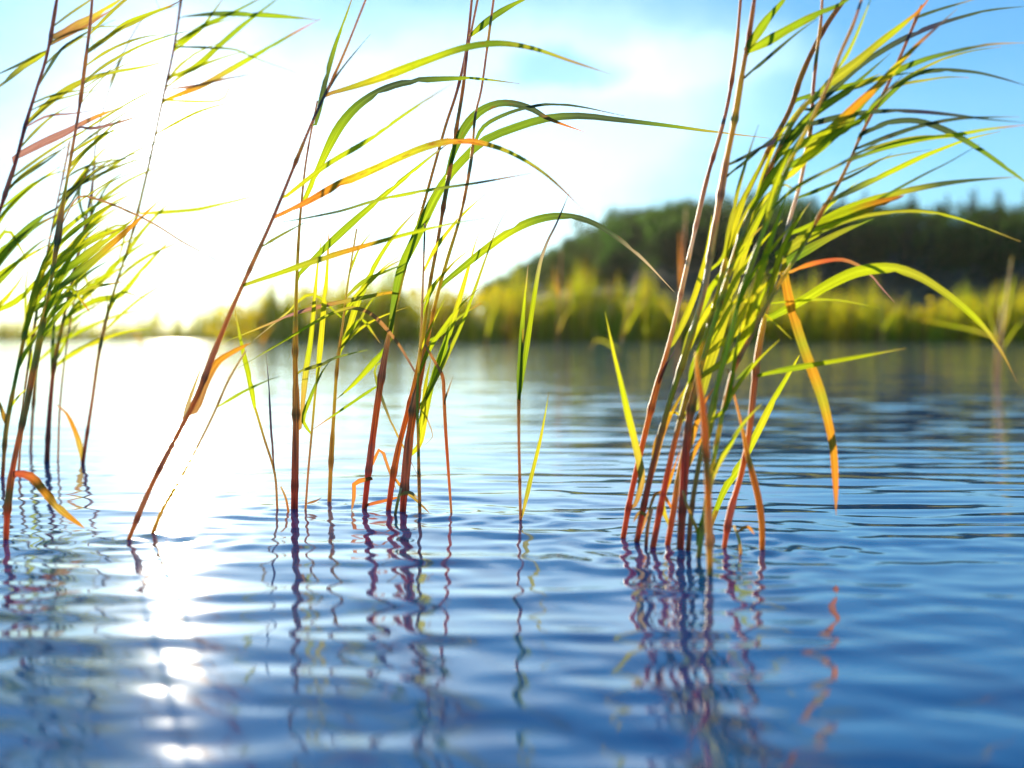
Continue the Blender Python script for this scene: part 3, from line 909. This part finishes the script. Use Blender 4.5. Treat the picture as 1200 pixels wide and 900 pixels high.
r = Reed("long reed with a lilac tinted bare stem section, straight to the frame's top", [(848, 645, 8), (856, 600, 9), (868, 558, 9), (876, 520, 9), (880, 490, 10), (884, 450, 10), (890, 405, 9), (898, 365, 7), (907, 332, 7), (916, 300, 7), (923, 268, 6), (929, 245, 6), (936, 222, 6), (944, 185, 6), (950, 150, 6), (953, 105, 6), (957, 65, 5), (962, 25, 5), (964, -14, 4)],
         'R R r b b ol lp lp lp p p p p', .03, G_R)
r.leaf([(917, 303), (922, 338), (930, 370), (940, 402), (951, 432), (962, 462), (970, 492), (976, 522), (979, 562), (980, 604)], 15, 'ol o o ol o ol o o r b', .0, deep=-.05, name="dry_leaf", prof='even', label="long orange dry leaf hanging down to the water")
r.leaf([(905, 371), (935, 355), (952, 345), (972, 333), (1000, 320), (1025, 315), (1050, 315), (1075, 323), (1100, 338), (1130, 361), (1155, 386), (1175, 415), (1192, 448)], 17, 'g yg yg yg ol ol yg oc oc', .0, deep=-.1)
r.leaf([(928, 318), (945, 311), (965, 306), (985, 304), (1002, 309), (1018, 320), (1032, 336), (1048, 354)], 7, 'oc r R b pk pk', .1)
r.leaf([(925, 353), (960, 351), (990, 353), (1032, 361)], 4, 'yg ol', .2)
r.leaf([(887, 424), (862, 445)], 9, 'ol dg', .0)
r.leaf([(884, 442), (910, 435), (960, 426), (1000, 419), (1062, 408)], 9, 'yg g yg yg oc', .0)
r.leaf([(922, 275), (955, 262), (990, 246), (1025, 233), (1060, 224), (1100, 216), (1140, 211), (1197, 207)], 12, 'g yg yg ol d d d', .1)
r.leaf([(912, 300), (945, 276), (980, 256), (1018, 242), (1060, 229)], 19, 'g ol yg yg o r', .1, prof='even')
r.leaf([(905, 318), (945, 293), (985, 272), (1024, 256)], 14, 'dg dg ol dg', .2)
r.leaf([(930, 235), (960, 222), (1000, 205), (1045, 180)], 6, 'dg d d', .3)

r = Reed("slim reed with a bright sheath, leaning right beside the yellow orange leaf", [(806, 648, 8), (812, 585, 8), (824, 520, 8), (838, 462, 8), (853, 405, 8), (867, 350, 7), (881, 308, 7), (896, 268, 7), (911, 228, 7), (926, 190, 6), (942, 158, 6), (957, 128, 6), (972, 96, 5), (985, 62, 5), (1000, 28, 5), (1014, -14, 4)],
         'R b oc yg Y ol yg yg d p p', -.04, G_R)
r.leaf([(975, 90), (990, 68), (1003, 42), (1024, -10)], 6, 'yg yg yg', .2)
r.leaf([(850, 478), (858, 440), (863, 404), (870, 372)], 8, 'yg g yg', .1)
r.leaf([(900, 250), (935, 218), (985, 192), (1022, 170), (1062, 150)], 6, 'dg ol d d', .2)
r.leaf([(828, 520), (836, 480), (842, 440), (850, 405)], 9, 'oc yg yg', .1)
r.fill(4, 220, 450, ang=(62, 80), size=(90, 170), wide=(6, 12))

r = Reed("thin dark reed leaning far right, base hidden among the right clump's stems", [(818, 655, 8), (829, 585, 8), (839, 525, 7), (850, 470, 7), (861, 431, 8), (880, 394, 8), (900, 355, 7), (918, 325, 6), (940, 290, 6), (962, 250, 6), (980, 220, 6), (997, 186, 5), (1008, 160, 5), (1022, 133, 5), (1040, 100, 5), (1055, 66, 5), (1067, 38, 5), (1080, 6, 4)],
         'oc ol yg b b ol d d p p p', .06, G_R)
r.leaf([(1000, 176), (1040, 160), (1080, 147), (1120, 139), (1160, 137), (1195, 137)], 7, 'd d d d', .2)
r.leaf([(998, 187), (1040, 172), (1080, 163), (1120, 158), (1160, 151), (1206, 146)], 9, 'd g yg yg yg', .1)
r.leaf([(965, 240), (1000, 222), (1040, 203), (1080, 184), (1110, 172), (1138, 162), (1172, 154)], 10, 'd d yg yg yg ol', .1)
r.leaf([(1008, 158), (1040, 144), (1070, 141), (1095, 147), (1120, 158), (1150, 176), (1180, 197), (1208, 218)], 9, 'd d d d dg dg g', .1, prof='even')
r.fill(4, 60, 240, 'd ol d', ang=(15, 45), size=(80, 150), wide=(3, 6))
r.leaf([(1015, 140), (1045, 108), (1070, 88), (1100, 82), (1140, 84), (1172, 91), (1208, 102)], 8, 'dg dg d d p', .1)
r.leaf([(1070, 22), (1100, 11), (1146, -2)], 5, 'd d', .2)
r.leaf([(950, 268), (1000, 250), (1045, 225), (1082, 205), (1112, 190), (1148, 169)], 5, 'ol dg d d', .2)
r.leaf([(945, 280), (1000, 256), (1050, 248), (1085, 248), (1120, 255), (1152, 266), (1196, 283)], 6, 'dg ol ol yg oc', .2)
r.fill(3, 260, 420, ang=(62, 80), size=(90, 170), wide=(6, 12))
r.fill(2, 470, 580, 'oc yg Y', ang=(62, 80), size=(90, 170), wide=(6, 12))

r = Reed("upright ochre and red dry stalk in front of the right clump, nearest the lens", [(832, 676, 10), (831, 620, 11), (829, 560, 11), (826, 505, 12), (822, 465, 10), (817, 435, 7), (815, 412, 3)], 'oc oc o r r r o', .0, G_R)
r.leaf([(836, 640), (837, 580), (836, 520), (830, 470)], 7, 'oc o o oc', .2, name="sheath", prof='even')

r = Reed("straight yellow green blade crossing diagonally in front of the right clump", [(831, 622, 6), (840, 598, 7)], 'oc ol', .0, G_R, nodes=False)
r.leaf([(836, 606), (850, 572), (870, 541), (890, 502), (906, 470), (921, 444), (937, 416)], 11, 'g yg yg Y yg Y', .0, prof='even')

r = Reed("orange kinked dry reed standing at the right end of the right clump", [(893, 647, 9), (893, 615, 10), (889, 585, 11), (881, 552, 10), (875, 528, 8), (869, 498, 5), (861, 465, 4), (853, 432, 4)], 'o o o o r R b', .02, G_R, nodes=False)
r.leaf([(893, 610), (888, 572), (880, 536)], 6, 'R db', .3, name="sheath", prof='even')

r = Reed("short red broken stub at the foot of the right clump", [(782, 640, 9), (789, 600, 10), (795, 560, 9), (803, 520, 8), (812, 470, 5)], 'R b oc r b', -.03, G_R, nodes=False)
r.leaf([(786, 620), (776, 590), (786, 560), (796, 530)], 8, 'oc Y o r', .0, name="dry_leaf")
r.leaf([(790, 600), (772, 575), (760, 600), (752, 622)], 6, 'r o t', .0, name="dry_leaf")

r = Reed("green and orange short blade pair at the waterline, right clump foot", [(820, 652, 6), (818, 625, 6), (808, 600, 5), (800, 575, 4)], 'oc o r b', -.02, G_R, nodes=False)
r.leaf([(817, 640), (822, 610), (832, 585)], 6, 'g yg', .0)

# ---- left clump
r = Reed("thickest stem of the left clump, brown, rising through the whole left edge", [(7, 634, 9), (9, 595, 9), (14, 555, 9), (22, 515, 9), (31, 475, 9), (40, 430, 10), (47, 395, 10), (54, 360, 7), (61, 322, 6), (67, 285, 9), (72, 248, 8), (77, 220, 5), (83, 185, 5), (89, 150, 5), (95, 112, 5), (101, 65, 5), (106, 25, 5), (109, -14, 4)],
         'R R b b ol dg d ol p p p p', .03, G_L)
r.leaf([(86, 190), (105, 172), (124, 158), (137, 149)], 7, 'ol ol yg', .1)
r.leaf([(102, 62), (125, 45), (148, 27), (172, 17), (202, 6), (222, -6)], 7, 'd ol yg yg yg', .1)
r.leaf([(96, 100), (115, 82), (140, 66), (168, 52), (200, 41), (236, 33)], 5, 'd ol yg yg', .2)
r.leaf([(60, 325), (88, 308), (118, 286), (140, 270), (162, 252)], 13, 'dg g ol yg Y', .0)
r.leaf([(58, 345), (85, 325), (115, 300), (140, 278), (165, 255), (192, 230)], 12, 'd dg ol o o Y', .0)
r.leaf([(70, 268), (90, 232), (112, 233), (132, 240), (160, 252), (185, 265), (215, 284), (250, 303), (288, 328)], 4, 'b b b pk p', .2)
r.leaf([(14, 556), (30, 556), (40, 562), (50, 574), (62, 588), (76, 602), (99, 619)], 13, 'R R r o oc o o', .0, deep=-.25, name="dry_leaf", label="broad orange dry blade dipping into the water", prof='even')
r.leaf([(90, 148), (110, 150), (150, 140), (182, 128)], 5, 'p pk oc', .2)
r.fill(10, 20, 260, 'ol ol yg', ang=(22, 56), size=(70, 150), wide=(2.5, 6))
r.fill(6, 290, 420, 'g yg Y', wide=(5, 9))

r = Reed("dark reed leaning in from beyond the left edge of the picture", [(-75, 560, 6), (-60, 450, 6), (-32, 335, 6), (0, 246, 6), (9, 218, 6), (19, 188, 6), (30, 146, 6), (43, 104, 5), (56, 60, 5), (69, -14, 5)], 'R b dg d p p p p', .02, G_L)
r.leaf([(16, 186), (45, 170), (75, 156), (100, 143), (122, 133), (147, 125)], 13, 'pk pk pk pk o Y', .0, label="pinkish brown dry leaf crossing the left stems")
r.leaf([(33, 143), (58, 119), (80, 103), (106, 92), (130, 85), (170, 78), (204, 69)], 9, 'ol ol ol ol yg Y', .1)
r.leaf([(58, 45), (75, 38), (90, 29), (110, 19), (128, 8), (152, -8)], 12, 'd b oc Y ol', .0)
r.leaf([(55, 55), (75, 43), (100, 31), (122, 17), (147, 4)], 6, 'd b b r', .1)
r.leaf([(53, 62), (30, 76), (8, 94), (-14, 112)], 10, 'yg ol d dg', .0)
r.leaf([(52, 60), (28, 73), (0, 86), (-14, 92)], 5, 'ol d d', .2)
r.leaf([(28, 150), (55, 136), (85, 133), (122, 127)], 4, 'pk pk pk', .2)
r.leaf([(45, 100), (70, 60), (90, 45), (112, 33), (135, 23)], 5, 'd d dg', .2)
r.fill(9, 20, 240, 'd ol ol', ang=(22, 56), size=(70, 150), wide=(2.5, 6))
r.fill(7, 240, 380, 'g yg Y', wide=(5, 9))
r.leaf([(8, 222), (30, 205), (60, 185), (85, 164)], 5, 'ol d d', .2)
r.leaf([(-30, 345), (0, 300), (16, 283), (36, 264), (56, 250), (75, 239)], 15, 'g g g dg dg d', .0)
r.leaf([(-34, 352), (4, 300), (26, 277), (48, 261), (76, 248)], 12, 'dg d dg d', .1)
r.leaf([(-40, 370), (-6, 335), (22, 306), (46, 285), (62, 276)], 9, 'dg g d', .1)
r.leaf([(-45, 390), (-10, 366), (20, 352), (52, 318), (66, 292)], 11, 'g yg yg Y', .0)
r.leaf([(-48, 400), (-16, 372), (12, 344), (30, 318)], 10, 'yg Y yg', .0)

r = Reed("slim dark reed in front of the left clump's thickest stem", [(3, 560, 6), (7, 505, 6), (16, 455, 6), (27, 402, 6), (38, 350, 5), (50, 310, 5), (60, 290, 4)], 'R oc dg dg dg d', .02, G_L)
r.leaf([(40, 345), (60, 320), (80, 295), (100, 272), (126, 254)], 12, 'ol yg Y Y Y', .0)
r.leaf([(26, 400), (45, 330), (58, 296), (70, 272), (86, 258)], 13, 'yg Y Y yg', .0)
r.leaf([(30, 370), (60, 351), (90, 343), (112, 336), (152, 329)], 9, 'd g ol ol o', .1)
r.leaf([(8, 500), (2, 480), (-6, 460)], 7, 'o oc', .0, name="dry_leaf")
r.fill(5, 310, 440, wide=(5, 9))
r.leaf([(12, 478), (24, 462), (38, 452)], 4, 'yg Y', .1)

r = Reed("second slim reed of the left clump, with dark green broad leaves to the left edge", [(36, 530, 5), (38, 490, 5), (42, 440, 5), (47, 400, 5), (52, 360, 5), (58, 322, 4), (64, 300, 4)], 'db d dg dg d d', .02, G_L)
r.leaf([(46, 405), (58, 372), (78, 344), (104, 322)], 9, 'g g yg', .0)
r.leaf([(52, 362), (70, 330), (96, 300), (118, 284)], 8, 'dg g dg', .1)
r.leaf([(46, 400), (60, 388), (85, 375), (105, 362), (128, 350)], 8, 'ol g g dg', .1)
r.leaf([(40, 460), (36, 420), (31, 380), (30, 340), (34, 304)], 8, 'yg yg g', .1)
r.fill(5, 310, 450, wide=(5, 9))

r = Reed("double dark reed stem standing in the middle of the left clump", [(55, 541, 9), (57, 500, 8), (60, 460, 7), (64, 425, 6), (72, 385, 5), (82, 340, 5), (90, 305, 5), (98, 270, 4), (106, 230, 4), (112, 185, 3)], 'db db b dg d d p p', .0, G_L)
r.leaf([(60, 440), (62, 400), (64, 360), (66, 320)], 6, 'dg d d', .1)
r.leaf([(80, 350), (108, 336), (138, 307), (160, 290), (180, 279)], 10, 'ol yg yg g', .0)
r.leaf([(86, 320), (105, 300), (122, 276), (126, 262)], 9, 'yg Y yg', .0)
r.leaf([(76, 372), (112, 352), (140, 346), (165, 318), (186, 295), (207, 274)], 10, 'g yg yg yg Y', .0)
r.leaf([(95, 285), (108, 250), (128, 215), (150, 198)], 5, 'd d ol', .2)
r.leaf([(100, 262), (92, 225), (110, 196), (150, 197)], 5, 'd d oc', .2)
r.leaf([(64, 425), (82, 392), (98, 372)], 5, 'yg g', .1)
r.fill(5, 270, 430, wide=(5, 9))
r.fill(4, 190, 290, 'ol yg', ang=(22, 52), size=(70, 140), wide=(3.5, 7))

r = Reed("thin olive reed at the left clump's right edge, running up across the sun", [(97, 543, 7), (101, 515, 6), (108, 470, 5), (115, 420, 5), (122, 385, 5), (131, 350, 5), (141, 318, 4), (150, 290, 4), (158, 262, 4.5), (174, 195, 4.5), (190, 120, 4.5), (204, 55, 4), (214, -14, 4)], 'db b dg dg dg d p p', .0, G_L)
r.leaf([(96, 541), (93, 520), (86, 500), (77, 483), (63, 472)], 9, 'oc oc o o b', .0, name="dry_leaf", label="orange dry blade bent over the water")
r.leaf([(118, 402), (122, 380), (126, 360), (124, 340)], 4, 'dg d', .2)
r.fill(4, 300, 400, 'ol yg Y', ang=(40, 70), size=(60, 110), wide=(4, 7))
r.fill(4, 20, 180, 'ol yg', ang=(22, 52), size=(70, 140), wide=(3.5, 7))
r.leaf([(200, 90), (228, 79), (255, 55), (280, 33), (302, 16), (334, -8)], 10, 'ol yg g g dg', .0)
r.leaf([(204, 60), (236, 33), (247, 18), (266, -8)], 6, 'yg yg dg', .1)
r.leaf([(212, 20), (255, 16), (300, 17), (330, 19), (350, 21), (375, 24)], 8, 'd d dg g g d', .1, prof='both')
r.leaf([(192, 118), (235, 101), (262, 86), (290, 70), (320, 53), (346, 38), (376, 22)], 10, 'Y o oc yg g dg d', .0)
r.leaf([(204, 55), (268, 57), (290, 64), (312, 73), (347, 85)], 4, 'd d yg d', .2)
r.leaf([(194, 105), (230, 100), (265, 92), (302, 86)], 5, 'pk b p', .2)
r.leaf([(192, 118), (256, 118), (270, 101), (287, 86)], 5, 'Y Y ol', .1)
r.leaf([(165, 250), (225, 246), (255, 240), (285, 233), (315, 225)], 7, 'Y yg yg g', .1)
r.leaf([(204, 55), (235, 32), (262, 20), (290, 6), (316, -8)], 7, 'yg g g d', .1)

r = Reed("faint thin reed between the left clump's stems, bare and straight", [(22, 552, 4), (25, 500, 4), (30, 450, 4), (40, 385, 4), (48, 335, 4), (62, 262, 3), (72, 215, 3), (82, 165, 3)], 'db d d d p p', .05, G_L)
r.fill(5, 250, 400, wide=(5, 9))
r.fill(4, 180, 260, 'd ol', ang=(22, 52), size=(70, 140), wide=(3.5, 7))
r.leaf([(60, 270), (85, 235), (100, 205), (106, 195)], 5, 'd d', .2)
r.leaf([(66, 245), (95, 215), (125, 190), (132, 188)], 5, 'p d', .2)

r = Reed("hair thin reed rising past the sun with a tiny dry tuft, left clump", [(68, 540, 3.5), (70, 480, 3.5), (76, 420, 3), (88, 345, 3), (100, 290, 3), (108, 235, 3), (112, 170, 3), (128, 105, 2.5), (148, 55, 2.5), (166, 22, 2)], 'db d d p p p', .08, G_L, nodes=False)
r.leaf([(130, 100), (142, 66), (139, 75), (122, 108)], 5, 'ol oc', .1)
r.leaf([(104, 262), (112, 240), (128, 224)], 4, 'd d', .1)

# ---- broken bits caught at the feet of the stalks
def stub(label, stem, tone, leaves=()):
    q = Reed(label, stem, tone, .0, "broken stubs at the waterline", nodes=False, name="broken_reed_stub", cat="reed stub")
    for pts, w, t in leaves: q.leaf(pts, w, t, .1, name="dry_leaf", prof='even')


stub("short broken ochre stub between the two red central stems", [(463, 604, 5), (466, 588, 5), (470, 572, 4)], 'b oc t', [([(468, 580), (480, 577), (490, 584)], 5, 'oc t')])
stub("thin snapped stub leaning left at the thickest upright reed's foot", [(338, 600, 4), (335, 584, 4), (329, 570, 3)], 'R b t')
stub("snapped tan stub at the left foot of the dense right clump", [(757, 640, 6), (759, 618, 6), (764, 596, 5)], 'R b t', [([(761, 608), (750, 600), (742, 612)], 5, 'oc b')])
stub("bent brown stub in the gap between the right clump and its orange kinked reed", [(868, 650, 5), (866, 632, 5), (860, 616, 4)], 'b oc t', [([(863, 624), (876, 617), (884, 626)], 5, 'r o')])

# ---- scattered reeds further out
def far_reed(label, stem, tone, leaves):
    r = Reed(label, [(x, y, w * .45) for x, y, w in stem], tone, .0, G_M, nodes=False)
    for pts, w, t in leaves: r.leaf(pts, w * .65, t, .1)


far_reed("blurred small reed tuft far out beside the sun glitter, left", [(166, 416, 4), (168, 390, 4), (172, 362, 3)], 'b oc yg', [([(168, 395), (180, 372), (192, 356)], 5, 'yg yg'), ([(167, 400), (176, 380), (196, 362), (212, 362)], 5, 'yg Y'), ([(166, 408), (160, 390), (150, 378)], 5, 'o oc'), ([(169, 388), (186, 378), (206, 378)], 4, 'oc yg')])
far_reed("blurred orange reed stub far out behind the kinked orange leaf", [(305, 424, 5), (306, 400, 5), (308, 378, 4)], 'o o b', [([(306, 405), (314, 388), (326, 376)], 5, 'o oc'), ([(306, 402), (298, 386), (296, 372)], 4, 'oc yg')])
far_reed("small blurred reed with an orange foot, out on the water right of the central clump", [(569, 416, 6), (570, 396, 5), (572, 360, 4)], 'r o yg', [([(570, 396), (576, 372), (586, 352)], 6, 'yg Y')])
far_reed("blurred brown reed before the dark hill, right of the lone slim reed", [(652, 424, 5), (654, 380, 5), (656, 330, 5), (658, 290, 3)], 'b b r b', [([(655, 350), (650, 325), (648, 310)], 5, 'o b'), ([(653, 392), (662, 370), (676, 356)], 5, 'oc ol')])
far_reed("blurred orange reed leaning right before the hill, left of the right clump", [(722, 428, 6), (730, 395, 6), (738, 362, 7), (747, 322, 4)], 'r oc o b', [([(731, 392), (744, 368), (758, 352)], 6, 'Y yg'), ([(729, 398), (734, 370), (733, 348)], 6, 'oc Y'), ([(726, 410), (700, 398), (690, 414)], 5, 'yg oc')])
far_reed("blurred reddish reed close behind the right clump's left edge", [(792, 440, 5), (796, 380, 5), (800, 310, 5), (804, 245, 3)], 'r b r oc', [([(798, 345), (797, 300), (797, 272)], 6, 'o r'), ([(795, 395), (786, 370), (770, 352)], 6, 'yg oc')])
far_reed("blurred olive reed at the far right edge, taller than its neighbour", [(1171, 450, 7), (1174, 400, 7), (1180, 350, 7), (1186, 300, 4)], 'b oc oc ol', [([(1175, 395), (1184, 350), (1190, 322)], 7, 'oc yg'), ([(1174, 398), (1140, 387), (1105, 380), (1060, 371)], 6, 'oc yg o'), ([(1174, 410), (1190, 385), (1204, 372)], 6, 'ol yg')])
far_reed("blurred short reed at the far right edge, left of the taller olive one", [(1166, 446, 6), (1168, 400, 6), (1176, 352, 4)], 'o oc ol', [([(1168, 402), (1160, 370), (1158, 350)], 6, 'ol ol')])
far_reed("blurred yellow reed standing on the water under the broad arching leaf", [(1036, 412, 4), (1034, 385, 4), (1030, 350, 3)], 'oc yg ol', [([(1034, 388), (1044, 370), (1052, 360)], 5, 'yg ol')])


# ------------------------------------------------------------------ air over the lake
def build_haze():
    m, n, l, out = new_mat("haze_air")
    pv = n.new('ShaderNodeVolumePrincipled')
    pv.inputs['Color'].default_value = (1.0, 0.94, 0.84, 1)
    pv.inputs['Density'].default_value = 0.00009
    pv.inputs['Anisotropy'].default_value = 0.55
    l.new(pv.outputs[0], out.inputs['Volume'])
    x0, x1, y0, y1, z0, z1 = -1100, 1100, -30, 2300, -1.6, 60
    V = [(x0, y0, z0), (x1, y0, z0), (x1, y1, z0), (x0, y1, z0), (x0, y0, z1), (x1, y0, z1), (x1, y1, z1), (x0, y1, z1)]
    F = [(3, 2, 1, 0), (4, 5, 6, 7), (0, 1, 5, 4), (1, 2, 6, 5), (2, 3, 7, 6), (3, 0, 4, 7)]
    o = mesh_object("haze", V, F, m, smooth=False)
    tag(o, "pale sunlit haze lying over the lake", kind="stuff")


build_haze()
